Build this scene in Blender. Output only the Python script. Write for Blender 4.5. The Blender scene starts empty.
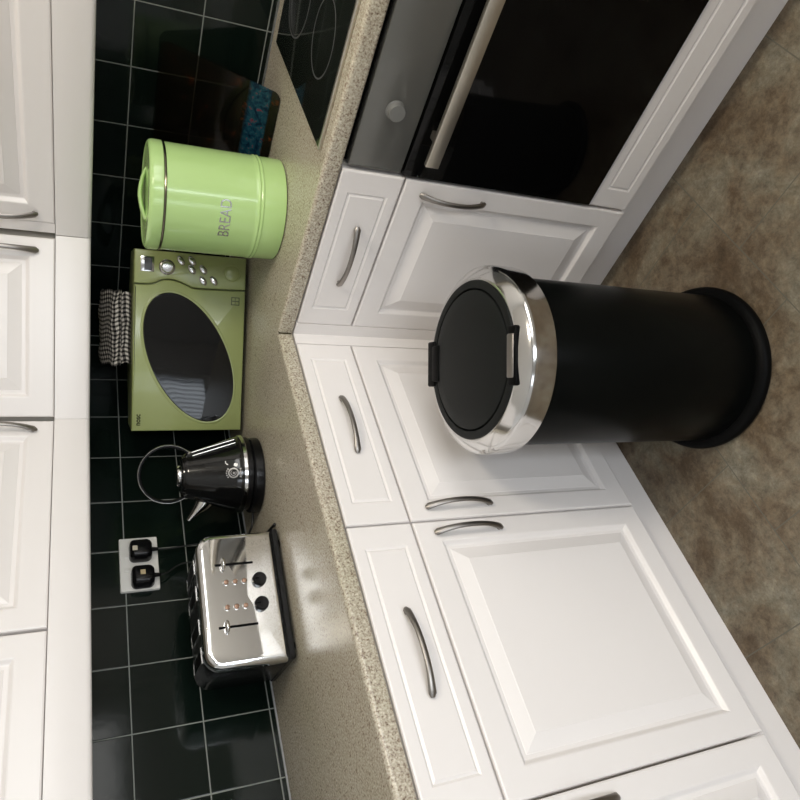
import bpy, bmesh, math
from mathutils import Vector, Matrix
PI = math.pi
sc = bpy.context.scene
COL = sc.collection

# ------------------------------------------------------------------ materials
def mat(name, color, rough=0.5, metal=0.0, spec=0.5, coat=0.0, bump=None, coatr=0.05):
    m = bpy.data.materials.new(name); m.use_nodes = True
    b = m.node_tree.nodes['Principled BSDF']
    b.inputs['Base Color'].default_value = (*color, 1)
    b.inputs['Roughness'].default_value = rough
    b.inputs['Metallic'].default_value = metal
    b.inputs['Specular IOR Level'].default_value = spec
    b.inputs['Coat Weight'].default_value = coat
    b.inputs['Coat Roughness'].default_value = coatr
    if bump:
        nt = m.node_tree
        tc = nt.nodes.new('ShaderNodeTexCoord'); n = nt.nodes.new('ShaderNodeTexNoise')
        n.inputs['Scale'].default_value = bump[0]; n.inputs['Detail'].default_value = 4
        bp = nt.nodes.new('ShaderNodeBump'); bp.inputs['Strength'].default_value = bump[1]
        bp.inputs['Distance'].default_value = bump[2]
        nt.links.new(tc.outputs['Object'], n.inputs['Vector'])
        nt.links.new(n.outputs['Fac'], bp.inputs['Height'])
        nt.links.new(bp.outputs['Normal'], b.inputs['Normal'])
    return m

def ramp(nt, fac, stops):
    r = nt.nodes.new('ShaderNodeValToRGB')
    while len(r.color_ramp.elements) > 1: r.color_ramp.elements.remove(r.color_ramp.elements[-1])
    r.color_ramp.elements[0].position = stops[0][0]; r.color_ramp.elements[0].color = (*stops[0][1], 1)
    for p, c in stops[1:]:
        e = r.color_ramp.elements.new(p); e.color = (*c, 1)
    nt.links.new(fac, r.inputs['Fac'])
    return r

def mixc(nt, fac, a, b, mode='MIX'):
    n = nt.nodes.new('ShaderNodeMix'); n.data_type = 'RGBA'; n.blend_type = mode
    for sock, v in ((n.inputs['Factor'], fac), (n.inputs['A'], a), (n.inputs['B'], b)):
        if isinstance(v, (int, float)): sock.default_value = v
        elif isinstance(v, tuple): sock.default_value = (*v, 1)
        else: nt.links.new(v, sock)
    return n.outputs['Result']

def noise(nt, vec, scale, detail=4, rough=0.5, dist=0):
    n = nt.nodes.new('ShaderNodeTexNoise')
    n.inputs['Scale'].default_value = scale; n.inputs['Detail'].default_value = detail
    n.inputs['Roughness'].default_value = rough; n.inputs['Distortion'].default_value = dist
    nt.links.new(vec, n.inputs['Vector'])
    return n.outputs['Fac']

M = {}
M['white'] = mat('white_vinyl_wrap', (0.80, 0.765, 0.745), 0.30, bump=(9, 0.03, 0.01))
M['carcass'] = mat('white_melamine', (0.70, 0.66, 0.60), 0.5)
M['plaster'] = mat('pale_grey_paint', (0.72, 0.715, 0.71), 0.9)
M['ceil'] = mat('ceiling_paint', (0.82, 0.80, 0.76), 0.95)
M['tile'] = mat('dark_green_glazed_tile', (0.0040, 0.0078, 0.0058), 0.10, spec=0.22, bump=(7, 0.06, 0.01))
M['grout'] = mat('grey_grout', (0.20, 0.21, 0.19), 0.9)
M['nickel'] = mat('brushed_nickel', (0.29, 0.27, 0.25), 0.38, 1.0)
M['chrome'] = mat('polished_chrome', (0.64, 0.63, 0.62), 0.13, 1.0)
M['chrome2'] = mat('bright_chrome', (0.78, 0.78, 0.78), 0.06, 1.0)
M['steel'] = mat('brushed_steel_strip', (0.62, 0.58, 0.50), 0.38, 1.0)
M['oven_panel'] = mat('grey_oven_fascia', (0.125, 0.125, 0.115), 0.30, 0.3, coat=0.3)
M['knob'] = mat('grey_knob', (0.20, 0.20, 0.19), 0.4, 0.3)
M['black_glass'] = mat('black_oven_glass', (0.0025, 0.0025, 0.0025), 0.06, spec=0.18)
M['hob_glass'] = mat('black_hob_glass', (0.010, 0.012, 0.010), 0.08)
M['ring'] = mat('grey_print', (0.08, 0.08, 0.08), 0.4)
M['black_plastic'] = mat('black_plastic', (0.003, 0.003, 0.003), 0.42, spec=0.05)
M['bin_black'] = mat('black_powder_coat', (0.0028, 0.0032, 0.0029), 0.28, spec=0.07, bump=(260, 0.02, 0.001))
M['bin_lid'] = mat('matte_black_lid', (0.0068, 0.0078, 0.0074), 0.50, spec=0.16, bump=(300, 0.05, 0.002))
M['bread'] = mat('pale_green_enamel', (0.44, 0.64, 0.25), 0.24, coat=0.4)
M['band'] = mat('dark_steel_band', (0.16, 0.15, 0.11), 0.25, 1.0)
M['letter'] = mat('pale_grey_print', (0.52, 0.54, 0.50), 0.22, 0.9)
M['mw'] = mat('olive_green_enamel', (0.285, 0.325, 0.125), 0.28, coat=0.25)
M['mw_line'] = mat('dark_olive_seam', (0.05, 0.065, 0.02), 0.5)
M['mw_btn'] = mat('satin_chrome_button', (0.62, 0.61, 0.60), 0.18, 1.0)
M['mw_glass'] = mat('microwave_glass', (0.003, 0.0035, 0.004), 0.04, spec=0.5)
M['lcd'] = mat('display_grey', (0.07, 0.07, 0.075), 0.1, 0.2)
M['kettle'] = mat('gloss_black_enamel', (0.005, 0.005, 0.005), 0.12, spec=0.6)
M['dkplastic'] = mat('gloss_black_plastic', (0.004, 0.004, 0.0045), 0.24, spec=0.25)
M['gauge'] = mat('smoked_gauge', (0.012, 0.012, 0.012), 0.15)
M['socket'] = mat('white_socket_plastic', (0.72, 0.70, 0.65), 0.35)
M['sticker'] = mat('pale_sticker', (0.55, 0.50, 0.38), 0.5)
M['fuse'] = mat('fuse_mark', (0.45, 0.36, 0.20), 0.5)
M['led'] = mat('copper_button', (0.55, 0.36, 0.27), 0.25, 0.9)
M['cord'] = mat('black_cord', (0.006, 0.006, 0.006), 0.45)
M['blind'] = mat('blind_fabric', (0.60, 0.62, 0.64), 0.9, spec=0.1)
M['frame'] = mat('window_white', (0.8, 0.8, 0.78), 0.35)

def m_worktop():
    m = mat('speckled_beige_laminate', (0.3, 0.3, 0.2), 0.26, spec=0.5)
    nt = m.node_tree; b = nt.nodes['Principled BSDF']
    tc = nt.nodes.new('ShaderNodeTexCoord'); v = tc.outputs['Object']
    n1 = noise(nt, v, 250, 2, 0.6); n2 = noise(nt, v, 135, 3, 0.7); n3 = noise(nt, v, 5, 2)
    c = ramp(nt, n1, [(0.34, (0.25, 0.195, 0.155)), (0.44, (0.41, 0.36, 0.285)), (0.58, (0.50, 0.455, 0.365)), (0.70, (0.66, 0.60, 0.50))]).outputs['Color']
    d = ramp(nt, n2, [(0.34, (0.42, 0.32, 0.27)), (0.42, (1, 1, 1))]).outputs['Color']
    c2 = mixc(nt, 0.85, c, d, 'MULTIPLY')
    e = ramp(nt, n3, [(0.3, (0.93, 0.95, 0.9)), (0.7, (1, 1, 1))]).outputs['Color']
    c3 = mixc(nt, 1.0, c2, e, 'MULTIPLY')
    nt.links.new(c3, b.inputs['Base Color'])
    return m
M['worktop'] = m_worktop()

def m_floor():
    m = mat('stone_look_vinyl', (0.1, 0.1, 0.1), 0.48, spec=0.35)
    nt = m.node_tree; b = nt.nodes['Principled BSDF']
    tc = nt.nodes.new('ShaderNodeTexCoord'); v = tc.outputs['Object']
    mp = nt.nodes.new('ShaderNodeMapping'); nt.links.new(v, mp.inputs['Vector'])
    mp.inputs['Location'].default_value = (1.19 + 0.345*10, 0.80 + 0.345*21, 0)
    br = nt.nodes.new('ShaderNodeTexBrick'); nt.links.new(mp.outputs['Vector'], br.inputs['Vector'])
    br.offset = 0.5; br.offset_frequency = 2; br.squash = 1
    br.inputs['Scale'].default_value = 1; br.inputs['Brick Width'].default_value = 0.345
    br.inputs['Row Height'].default_value = 0.345; br.inputs['Mortar Size'].default_value = 0.0016
    br.inputs['Mortar Smooth'].default_value = 0.3; br.inputs['Bias'].default_value = 0
    br.inputs['Color1'].default_value = (0.15, 0.15, 0.15, 1); br.inputs['Color2'].default_value = (0.85, 0.85, 0.85, 1)
    br.inputs['Mortar'].default_value = (0.5, 0.5, 0.5, 1)
    n1 = noise(nt, v, 5.0, 10, 0.68, 0.5); n2 = noise(nt, v, 30, 8, 0.8, 0.25); n3 = noise(nt, v, 130, 6, 0.75)
    n4 = noise(nt, v, 9, 6, 0.7, 0.8)
    c1 = ramp(nt, n1, [(0.38, (0.112, 0.080, 0.050)), (0.48, (0.178, 0.142, 0.100)), (0.56, (0.205, 0.180, 0.135)), (0.66, (0.225, 0.212, 0.170))]).outputs['Color']
    c2 = ramp(nt, n2, [(0.34, (0.48, 0.45, 0.42)), (0.52, (1, 1, 1)), (0.66, (1.45, 1.45, 1.42))]).outputs['Color']
    c = mixc(nt, 0.85, c1, c2, 'MULTIPLY')
    c3 = ramp(nt, n3, [(0.33, (0.62, 0.60, 0.56)), (0.5, (1, 1, 1)), (0.7, (1.15, 1.15, 1.15))]).outputs['Color']
    c = mixc(nt, 0.6, c, c3, 'MULTIPLY')
    c5 = ramp(nt, n4, [(0.36, (0.72, 0.62, 0.52)), (0.52, (1, 1, 1))]).outputs['Color']
    c = mixc(nt, 0.55, c, c5, 'MULTIPLY')
    t = ramp(nt, br.outputs['Color'], [(0, (0.78, 0.73, 0.66)), (1, (1.16, 1.18, 1.18))]).outputs['Color']
    c = mixc(nt, 1.0, c, t, 'MULTIPLY')
    c = mixc(nt, br.outputs['Fac'], c, (0.125, 0.115, 0.09))
    nt.links.new(c, b.inputs['Base Color'])
    bp = nt.nodes.new('ShaderNodeBump'); bp.inputs['Strength'].default_value = 0.15; bp.inputs['Distance'].default_value = 0.003
    nt.links.new(n2, bp.inputs['Height']); nt.links.new(bp.outputs['Normal'], b.inputs['Normal'])
    return m
M['floor'] = m_floor()

def m_gingham():
    m = mat('black_white_check_cloth', (0.5, 0.5, 0.5), 0.95, spec=0.1)
    nt = m.node_tree; b = nt.nodes['Principled BSDF']
    uv = nt.nodes.new('ShaderNodeUVMap')
    ck = nt.nodes.new('ShaderNodeSeparateXYZ'); nt.links.new(uv.outputs['UV'], ck.inputs[0])
    def stripes(out):
        a = nt.nodes.new('ShaderNodeMath'); a.operation = 'FRACT'; nt.links.new(out, a.inputs[0])
        g = nt.nodes.new('ShaderNodeMath'); g.operation = 'GREATER_THAN'; g.inputs[1].default_value = 0.5
        nt.links.new(a.outputs[0], g.inputs[0]); return g.outputs[0]
    s = nt.nodes.new('ShaderNodeMath'); s.operation = 'ADD'
    nt.links.new(stripes(ck.outputs['X']), s.inputs[0]); nt.links.new(stripes(ck.outputs['Y']), s.inputs[1])
    h = nt.nodes.new('ShaderNodeMath'); h.operation = 'MULTIPLY'; h.inputs[1].default_value = 0.5
    nt.links.new(s.outputs[0], h.inputs[0])
    r = ramp(nt, h.outputs[0], [(0.0, (0.62, 0.57, 0.50)), (0.5, (0.14, 0.125, 0.11)), (1.0, (0.012, 0.011, 0.011))])
    nt.links.new(r.outputs['Color'], b.inputs['Base Color'])
    return m
M['gingham'] = m_gingham()

def m_board():
    m = mat('printed_dark_glass', (0.02, 0.015, 0.01), 0.07, spec=0.22)
    nt = m.node_tree; b = nt.nodes['Principled BSDF']
    uv = nt.nodes.new('ShaderNodeUVMap')
    sp = nt.nodes.new('ShaderNodeSeparateXYZ'); nt.links.new(uv.outputs['UV'], sp.inputs[0])
    n = noise(nt, uv.outputs['UV'], 9, 4, 0.6, 0.4); n2 = noise(nt, uv.outputs['UV'], 22, 3, 0.6, 0.5)
    base = ramp(nt, n, [(0.40, (0.004, 0.004, 0.003)), (0.62, (0.009, 0.006, 0.004)), (0.70, (0.07, 0.018, 0.005)), (0.76, (0.012, 0.006, 0.004))]).outputs['Color']
    blue = ramp(nt, n2, [(0.36, (0.003, 0.012, 0.028)), (0.52, (0.006, 0.036, 0.060)), (0.61, (0.012, 0.055, 0.075)), (0.67, (0.13, 0.02, 0.035)), (0.73, (0.01, 0.015, 0.03))]).outputs['Color']
    bandm = ramp(nt, sp.outputs['Y'], [(0.0, (0, 0, 0)), (0.065, (0, 0, 0)), (0.08, (1, 1, 1)), (0.23, (1, 1, 1)), (0.26, (0, 0, 0))]).outputs['Color']
    c = mixc(nt, bandm, base, blue)
    nt.links.new(c, b.inputs['Base Color'])
    tr = nt.nodes.new('ShaderNodeBsdfTransparent'); tr.inputs['Color'].default_value = (0.75, 0.72, 0.65, 1)
    mx = nt.nodes.new('ShaderNodeMixShader'); out = nt.nodes['Material Output']
    op = ramp(nt, sp.outputs['Y'], [(0.0, (1, 1, 1)), (0.28, (1, 1, 1)), (0.36, (0.62, 0.62, 0.62)), (1.0, (0.30, 0.30, 0.30))])
    nt.links.new(op.outputs['Color'], mx.inputs['Fac'])
    nt.links.new(tr.outputs[0], mx.inputs[1]); nt.links.new(b.outputs[0], mx.inputs[2]); nt.links.new(mx.outputs[0], out.inputs['Surface'])
    return m
M['board'] = m_board()

def m_pane():
    m = bpy.data.materials.new('window_glass'); m.use_nodes = True; nt = m.node_tree
    nt.nodes.remove(nt.nodes['Principled BSDF'])
    tr = nt.nodes.new('ShaderNodeBsdfTransparent'); gl = nt.nodes.new('ShaderNodeBsdfGlossy'); gl.inputs['Roughness'].default_value = 0.02
    fr = nt.nodes.new('ShaderNodeFresnel'); fr.inputs['IOR'].default_value = 1.4
    mx = nt.nodes.new('ShaderNodeMixShader')
    nt.links.new(fr.outputs[0], mx.inputs[0]); nt.links.new(tr.outputs[0], mx.inputs[1]); nt.links.new(gl.outputs[0], mx.inputs[2])
    nt.links.new(mx.outputs[0], nt.nodes['Material Output'].inputs['Surface'])
    return m
M['pane'] = m_pane()

# ------------------------------------------------------------------ mesh helpers
def obj(name, bm, m, parent=None, smooth=True, ang=38):
    bmesh.ops.recalc_face_normals(bm, faces=bm.faces[:])
    me = bpy.data.meshes.new(name); bm.to_mesh(me); bm.free()
    if smooth:
        me.polygons.foreach_set('use_smooth', [True]*len(me.polygons))
        me.set_sharp_from_angle(angle=math.radians(ang))
    me.materials.append(M[m])
    o = bpy.data.objects.new(name, me); COL.objects.link(o)
    if parent: o.parent = parent
    return o

def tag(o, label, cat, group=None):
    o['label'] = label; o['category'] = cat
    if group: o['group'] = group
    return o

def thing(name, label, cat, loc=(0, 0, 0), rz=0.0, group=None):
    o = bpy.data.objects.new(name, None); COL.objects.link(o)
    o.empty_display_size = 0.05
    o.location = loc; o.rotation_euler = (0, 0, rz)
    return tag(o, label, cat, group)

def struct(name, bm, m, smooth=False):
    o = obj(name, bm, m, None, smooth); o['kind'] = 'structure'; return o

def box(bm, x0, x1, y0, y1, z0, z1, bev=0.0, seg=2):
    vs = bmesh.ops.create_cube(bm, size=1)['verts']
    for v in vs:
        v.co = Vector((x0 + (v.co.x + .5)*(x1 - x0), y0 + (v.co.y + .5)*(y1 - y0), z0 + (v.co.z + .5)*(z1 - z0)))
    if bev > 0:
        es = list({e for v in vs for e in v.link_edges})
        bmesh.ops.bevel(bm, geom=es, offset=bev, segments=seg, profile=0.5, affect='EDGES')
    return bm
def B(*a, **k): return box(bmesh.new(), *a, **k)

def loft(bm, rings, cap0=False, cap1=True, closed=True):
    R = [[bm.verts.new(p) for p in r] for r in rings]
    n = len(R[0])
    for a, b in zip(R, R[1:]):
        for i in range(n if closed else n - 1):
            j = (i + 1) % n
            bm.faces.new((a[i], a[j], b[j], b[i]))
    if cap0: bm.faces.new(list(reversed(R[0])))
    if cap1: bm.faces.new(R[-1])
    return bm

def lathe(bm, prof, n=72, c=(0, 0)):
    """prof of (r, z); r == 0 closes with a pole"""
    prev = None
    for r, z in prof:
        if r <= 1e-6: cur = [bm.verts.new((c[0], c[1], z))]
        else: cur = [bm.verts.new((c[0] + r*math.cos(2*PI*k/n), c[1] + r*math.sin(2*PI*k/n), z)) for k in range(n)]
        if prev is not None:
            for k in range(n):
                j = (k + 1) % n
                if len(prev) == 1 and len(cur) == 1: break
                if len(prev) == 1: bm.faces.new((prev[0], cur[j], cur[k]))
                elif len(cur) == 1: bm.faces.new((prev[k], prev[j], cur[0]))
                else: bm.faces.new((prev[k], prev[j], cur[j], cur[k]))
        prev = cur
    return bm

def spline(pts, n=8):
    P = [Vector(p) for p in pts]; out = []
    for i in range(len(P) - 1):
        p0 = P[max(i - 1, 0)]; p1 = P[i]; p2 = P[i + 1]; p3 = P[min(i + 2, len(P) - 1)]
        for k in range(n):
            t = k/n
            out.append(0.5*((2*p1) + (p2 - p0)*t + (2*p0 - 5*p1 + 4*p2 - p3)*t*t + (3*p1 - p0 - 3*p2 + p3)*t**3))
    out.append(P[-1]); return out

def tube(bm, pts, ra, rb=None, n=12, up=(0, 0, 1), cap=True, closed=False):
    """sweep an ellipse: ra along 'side', rb along 'normal'"""
    P = [Vector(p) for p in pts]; rings = []
    N = len(P); up = Vector(up)
    for i in range(N):
        if closed: t = (P[(i + 1) % N] - P[i - 1]).normalized()
        else: t = (P[min(i + 1, N - 1)] - P[max(i - 1, 0)]).normalized()
        s = t.cross(up)
        if s.length < 1e-4: s = t.cross(Vector((1, 0, 0)))
        s.normalize(); nn = s.cross(t).normalized()
        a = ra[i] if isinstance(ra, (list, tuple)) else ra
        b = a if rb is None else (rb[i] if isinstance(rb, (list, tuple)) else rb)
        rings.append([P[i] + s*(a*math.cos(2*PI*k/n)) + nn*(b*math.sin(2*PI*k/n)) for k in range(n)])
    if closed:
        rings.append(rings[0]); loft(bm, rings, False, False); bmesh.ops.remove_doubles(bm, verts=bm.verts[:], dist=1e-6)
    else: loft(bm, rings, cap, cap)
    return bm

def rect(x0, x1, z0, z1, y, ix=0, iz=None):
    iz = ix if iz is None else iz
    return [(x0 + ix, y, z0 + iz), (x1 - ix, y, z0 + iz), (x1 - ix, y, z1 - iz), (x0 + ix, y, z1 - iz)]

def rrect(x0, x1, z0, z1, y, rt, rb, inset=0.0, n=6):
    """rounded rectangle outline in xz (rt top radius, rb bottom radius)"""
    x0 += inset; x1 -= inset; z0 += inset; z1 -= inset
    rt = max(rt - inset, 0.002); rb = max(rb - inset, 0.0015); out = []
    for cx, cz, r, a0 in ((x1 - rb, z0 + rb, rb, -90), (x1 - rt, z1 - rt, rt, 0), (x0 + rt, z1 - rt, rt, 90), (x0 + rb, z0 + rb, rb, 180)):
        for k in range(n + 1):
            a = math.radians(a0 + 90*k/n); out.append((cx + r*math.cos(a), y, cz + r*math.sin(a)))
    return out

TH = 0.020
def front_bm(w, z0, z1, kind):
    """a vinyl-wrapped front, x 0..w, face at y = 0"""
    R = [rect(0, w, z0, z1, TH), rect(0, w, z0, z1, 0.004), rect(0, w, z0, z1, 0.0012, 0.0012), rect(0, w, z0, z1, 0, 0.004)]
    if kind == 'door':
        for ix, y in ((0.046, 0.0), (0.0485, 0.0010), (0.0545, 0.0085), (0.0565, 0.0095), (0.0635, 0.0095), (0.0645, 0.0088), (0.0905, 0.0008), (0.0920, 0.0)):
            R.append(rect(0, w, z0, z1, y, ix, ix + 0.006))
    elif kind == 'drawer':
        for k, y in ((0, 0.0), (0.0015, 0.0012), (0.0045, 0.0030), (0.0075, 0.0012), (0.009, 0.0)):
            R.append(rect(0, w, z0, z1, y, 0.050 + k, 0.024 + k))
    return loft(bmesh.new(), R, True, True)

def handle_bm(L=0.164):
    """bow handle along x, centred, feet on y = 0, standing out to -y"""
    pts, ra, rb = [], [], []
    for k in range(29):
        t = -1 + 2*k/28
        pts.append((t*L/2, -0.004 - 0.0235*(1 - abs(t)**2.3), 0))
        e = abs(t)**3
        ra.append(0.0034 + 0.0014*e); rb.append(0.0058 + 0.0027*e)
    ra[0] = ra[-1] = 0.003; rb[0] = rb[-1] = 0.004
    bm = tube(bmesh.new(), pts, ra, rb, 12, up=(0, 0, 1))
    for s in (-1, 1):
        bmesh.ops.create_cone(bm, cap_ends=True, segments=12, radius1=0.004, radius2=0.004, depth=0.012,
                              matrix=Matrix.Translation((s*(L/2 - 0.008), -0.004, 0)) @ Matrix.Rotation(PI/2, 4, 'X'))
    return bm

def add_handle(parent, x, z, vertical):
    h = obj('handle', handle_bm(), 'nickel', parent)
    h.location = (x, 0, z)
    if vertical: h.rotation_euler = (0, PI/2, 0)
    h['label'] = 'brushed nickel bow handle'
    return h

# ------------------------------------------------------------------ the room
WX0, WY0 = -3.9, -3.1
struct('floor', B(WX0 - .1, 0.1, WY0 - .1, 0.1, -0.1, 0), 'floor')
struct('ceiling', B(WX0 - .1, 0.1, WY0 - .1, 0.1, 2.4, 2.5), 'ceil')
struct('wall_left', B(WX0 - .1, 0.11, 0.012, 0.11, 0, 2.4), 'plaster')
struct('wall_right', B(0.012, 0.11, WY0 - .1, 0.012, 0, 2.4), 'plaster')
EA, EB = -2.70, -1.90
bm = bmesh.new()
box(bm, WX0 - .1, WX0, WY0, EA, 0, 2.4); box(bm, WX0 - .1, WX0, EB, 0.012, 0, 2.4); box(bm, WX0 - .1, WX0, EA, EB, 2.06, 2.4)
struct('wall_rear', bm, 'plaster')
bm = bmesh.new()
for y0, y1, z0, z1 in ((EA, EB, 1.98, 2.06), (EA, EB, 0.001, 0.32), (EA, EA + .07, .32, 1.98), (EB - .07, EB, .32, 1.98)):
    box(bm, WX0 - .075, WX0 - .02, y0, y1, z0, z1, .003)
d2 = struct('door_2', bm, 'frame')
obj('pane', B(WX0 - .052, WX0 - .048, EA + .07, EB - .07, .32, 1.98), 'pane', d2, False)
bm = bmesh.new()
for q in range(13):
    y = EA + .075 + q*.054; c_, s_ = .022, .020
    loft(bm, [[(WX0 - .015 - s_*.5, y - c_, z), (WX0 - .014 - s_*.5, y - c_, z), (WX0 - .014 + s_*.5, y + c_*.35, z), (WX0 - .015 + s_*.5, y + c_*.35, z)] for z in (.30, 2.0)], True, True)
box(bm, WX0 - .03, WX0 + .01, EA + .01, EB - .01, 2.0, 2.03)
obj('vertical_blind', bm, 'blind', d2, False)
# window wall (behind the camera, faces the run with the toaster)
WA, WB, WZ0, WZ1 = -1.75, -0.12, 1.02, 2.15
bm = bmesh.new()
DA, DB = -3.15, -2.25
box(bm, WX0, DA, WY0 - .1, WY0, 0, 2.4); box(bm, DA, DB, WY0 - .1, WY0, 2.06, 2.4); box(bm, DB, WA, WY0 - .1, WY0, 0, 2.4); box(bm, WB, 0.012, WY0 - .1, WY0, 0, 2.4)
box(bm, WA, WB, WY0 - .1, WY0, 0, WZ0); box(bm, WA, WB, WY0 - .1, WY0, WZ1, 2.4)
struct('wall_front', bm, 'plaster')
bm = bmesh.new()
for x0, x1, z0, z1 in ((WA, WB, WZ0, WZ0 + .05), (WA, WB, WZ1 - .05, WZ1), (WA, WA + .05, WZ0 + .05, WZ1 - .05), (WB - .05, WB, WZ0 + .05, WZ1 - .05),
                       ((WA + WB)/2 - .03, (WA + WB)/2 + .03, WZ0 + .05, WZ1 - .05)):
    box(bm, x0, x1, WY0 - .075, WY0 - .02, z0, z1, .004)
w1 = struct('window_1', bm, 'frame')
pb = B(WA + .05, WB - .05, WY0 - .052, WY0 - .048, WZ0 + .05, WZ1 - .05)
obj('pane', pb, 'pane', w1, False)

bm = bmesh.new()
for x0, x1, z0, z1 in ((DA, DB, 1.98, 2.06), (DA, DB, 0.001, 0.10), (DA, DA + .08, .10, 1.98), (DB - .08, DB, .10, 1.98)):
    box(bm, x0, x1, WY0 - .075, WY0 - .02, z0, z1, .003)
d1 = struct('door_1', bm, 'frame')
obj('pane', B(DA + .08, DB - .08, WY0 - .052, WY0 - .048, .10, 1.98), 'pane', d1, False)

# tiled splashbacks: real tiles with a shallow arris on a grout bed
T, Z0T = 0.1546, 1.2251
def tiles(axis, first, lo, zlo, zhi):
    bm = bmesh.new(); g = 0.0011
    us = [0.0] + [first - k*T for k in range(0, 30) if first - k*T > lo] + [lo]
    zs = [zlo] + [z for z in (Z0T - 2*T, Z0T - T, Z0T, Z0T + T) if zlo + .004 < z < zhi] + [zhi]
    def P(u, d, z): return (u, d, z) if axis == 'x' else (d, u, z)
    for u1, u0 in zip(us, us[1:]):
        for z0, z1 in zip(zs, zs[1:]):
            if u1 - u0 < .008 or z1 - z0 < .008: continue
            R = []
            for d, i in ((0.006, g), (0.0012, g), (0.0003, g + 0.0005), (0.0, g + 0.0016)):
                R.append([P(u0 + i, d, z0 + i), P(u1 - i, d, z0 + i), P(u1 - i, d, z1 - i), P(u0 + i, d, z1 - i)])
            loft(bm, R, False, True)
    return bm
def grout(axis, lo, zlo, zhi):
    return B(lo, 0.0115, 0.0006, 0.0115, zlo, zhi) if axis == 'x' else B(0.0006, 0.0115, lo, 0.0, zlo, zhi)
for nm, ax, first, lo in (('trim_1', 'x', -0.0437, -2.25), ('trim_2', 'y', -0.1369, -1.75)):
    o = struct(nm, tiles(ax, first, lo, 0.903, 1.385), 'tile')
    g = obj('grout', grout(ax, lo, 0.903, 1.385), 'grout', o, False)
    g['label'] = 'pale grey grout lines'

# ------------------------------------------------------------------ worktop
def worktop():
    F = -0.603; X0, Y0 = -2.25, -1.75; zt, zb, r = 0.9, 0.8625, 0.010
    prof = []                                    # (outward offset, z) going round the nose
    for k in range(6):
        a = PI/2*k/5; prof.append((-r + r*math.sin(a), zt - r + r*math.cos(a)))
    for k in range(6):
        a = PI/2*k/5; prof.append((-.006 + .006*math.cos(a), zb + .006 - .006*math.sin(a)))
    bm = bmesh.new()
    rings = []
    for o, z in [(None, zt)] + prof + [(None, zb)]:
        if o is None: rings.append([(X0, -0.002, z), (-0.002, -0.002, z), (-0.002, Y0, z)])
        else: rings.append([(X0, F - o, z), (F - o, F - o, z), (F - o, Y0, z)])
    V = [[bm.verts.new(p) for p in rr] for rr in rings]
    n = len(V)
    for i in range(n):
        a, b = V[i], V[(i + 1) % n]
        for k in range(2): bm.faces.new((a[k], a[k + 1], b[k + 1], b[k]))
    bm.faces.new([v[0] for v in V]); bm.faces.new([v[2] for v in reversed(V)])
    return bm
wt = obj('worktop', worktop(), 'worktop', None, True, 50)
tag(wt, 'speckled beige L-shaped laminate worktop with a rounded front edge, running round the corner', 'worktop')
j = obj('joint_strip', B(-0.607, -0.590, -0.6046, -0.6034, 0.868, 0.8985), 'band', wt, False)
j['label'] = 'dark joint line at the inner corner of the worktop edge'

# ------------------------------------------------------------------ base units
FL = -0.603
ZG, ZB = 0.718, 0.122
def base_unit(x, y, rz, w, label, doors, group):
    t = thing('base_cabinet', label, 'cabinet', (x, y, 0), rz, group)
    obj('body', B(0.001, w - .001, TH + .001, 0.57, 0.15, 0.8615), 'carcass', t, False)
    d = obj('drawer', front_bm(w - .004, ZG + .002, 0.8595, 'drawer'), 'white', t, True, 12); d.location = (0.002, 0, 0)
    add_handle(d, w/2 - .002, 0.790, False)
    d = obj('door', front_bm(w - .004, ZB, ZG - .002, 'door'), 'white', t, True, 9); d.location = (0.002, 0, 0)
    add_handle(d, (w - .034) if doors == 'R' else 0.028, 0.594, True)
    return t
GB = 'white base cabinets with a drawer above a panelled door'
base_corner = base_unit(-1.156, FL, 0, 0.521, 'white base cabinet right behind the black bin, below the kettle and microwave, drawer above door', 'L', GB)
base_unit(-1.686, FL, 0, 0.530, 'white base cabinet below the toaster, its large door catching the brightest light', 'R', GB)
base_unit(-2.216, FL, 0, 0.530, 'white base cabinet at the far left end, left of the one below the toaster', 'R', GB)
base_unit(FL, -0.635, -PI/2, 0.422, 'narrow white base cabinet between the corner and the oven, drawer above door', 'R', GB)
# corner post (L section)
bm = bmesh.new()
c = FL
loft(bm, [[(-.6365, c, z), (c, c, z), (c, -.6365, z), (c + .02, -.6365, z), (c + .02, c + .02, z), (-.6365, c + .02, z)] for z in (0.122, 0.861)], True, True)
cp = obj('corner_post', bm, 'white', base_corner, False); cp.matrix_parent_inverse = Matrix.Translation((-1.156, FL, 0)).inverted()
cp['label'] = 'plain white upright corner post'
# plinths
tag(obj('plinth', B(-2.22, -0.5345, -0.553, -0.5355, 0, 0.149, .001, 1), 'white', None, False), 'white plinth board along the floor under the cabinets below the toaster and kettle', 'plinth', 'plinth boards')
tag(obj('plinth', B(-0.553, -0.5355, -1.75, -0.5545, 0, 0.149, .001, 1), 'white', None, False), 'white plinth board along the floor under the oven and narrow cabinet', 'plinth', 'plinth boards')

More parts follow.
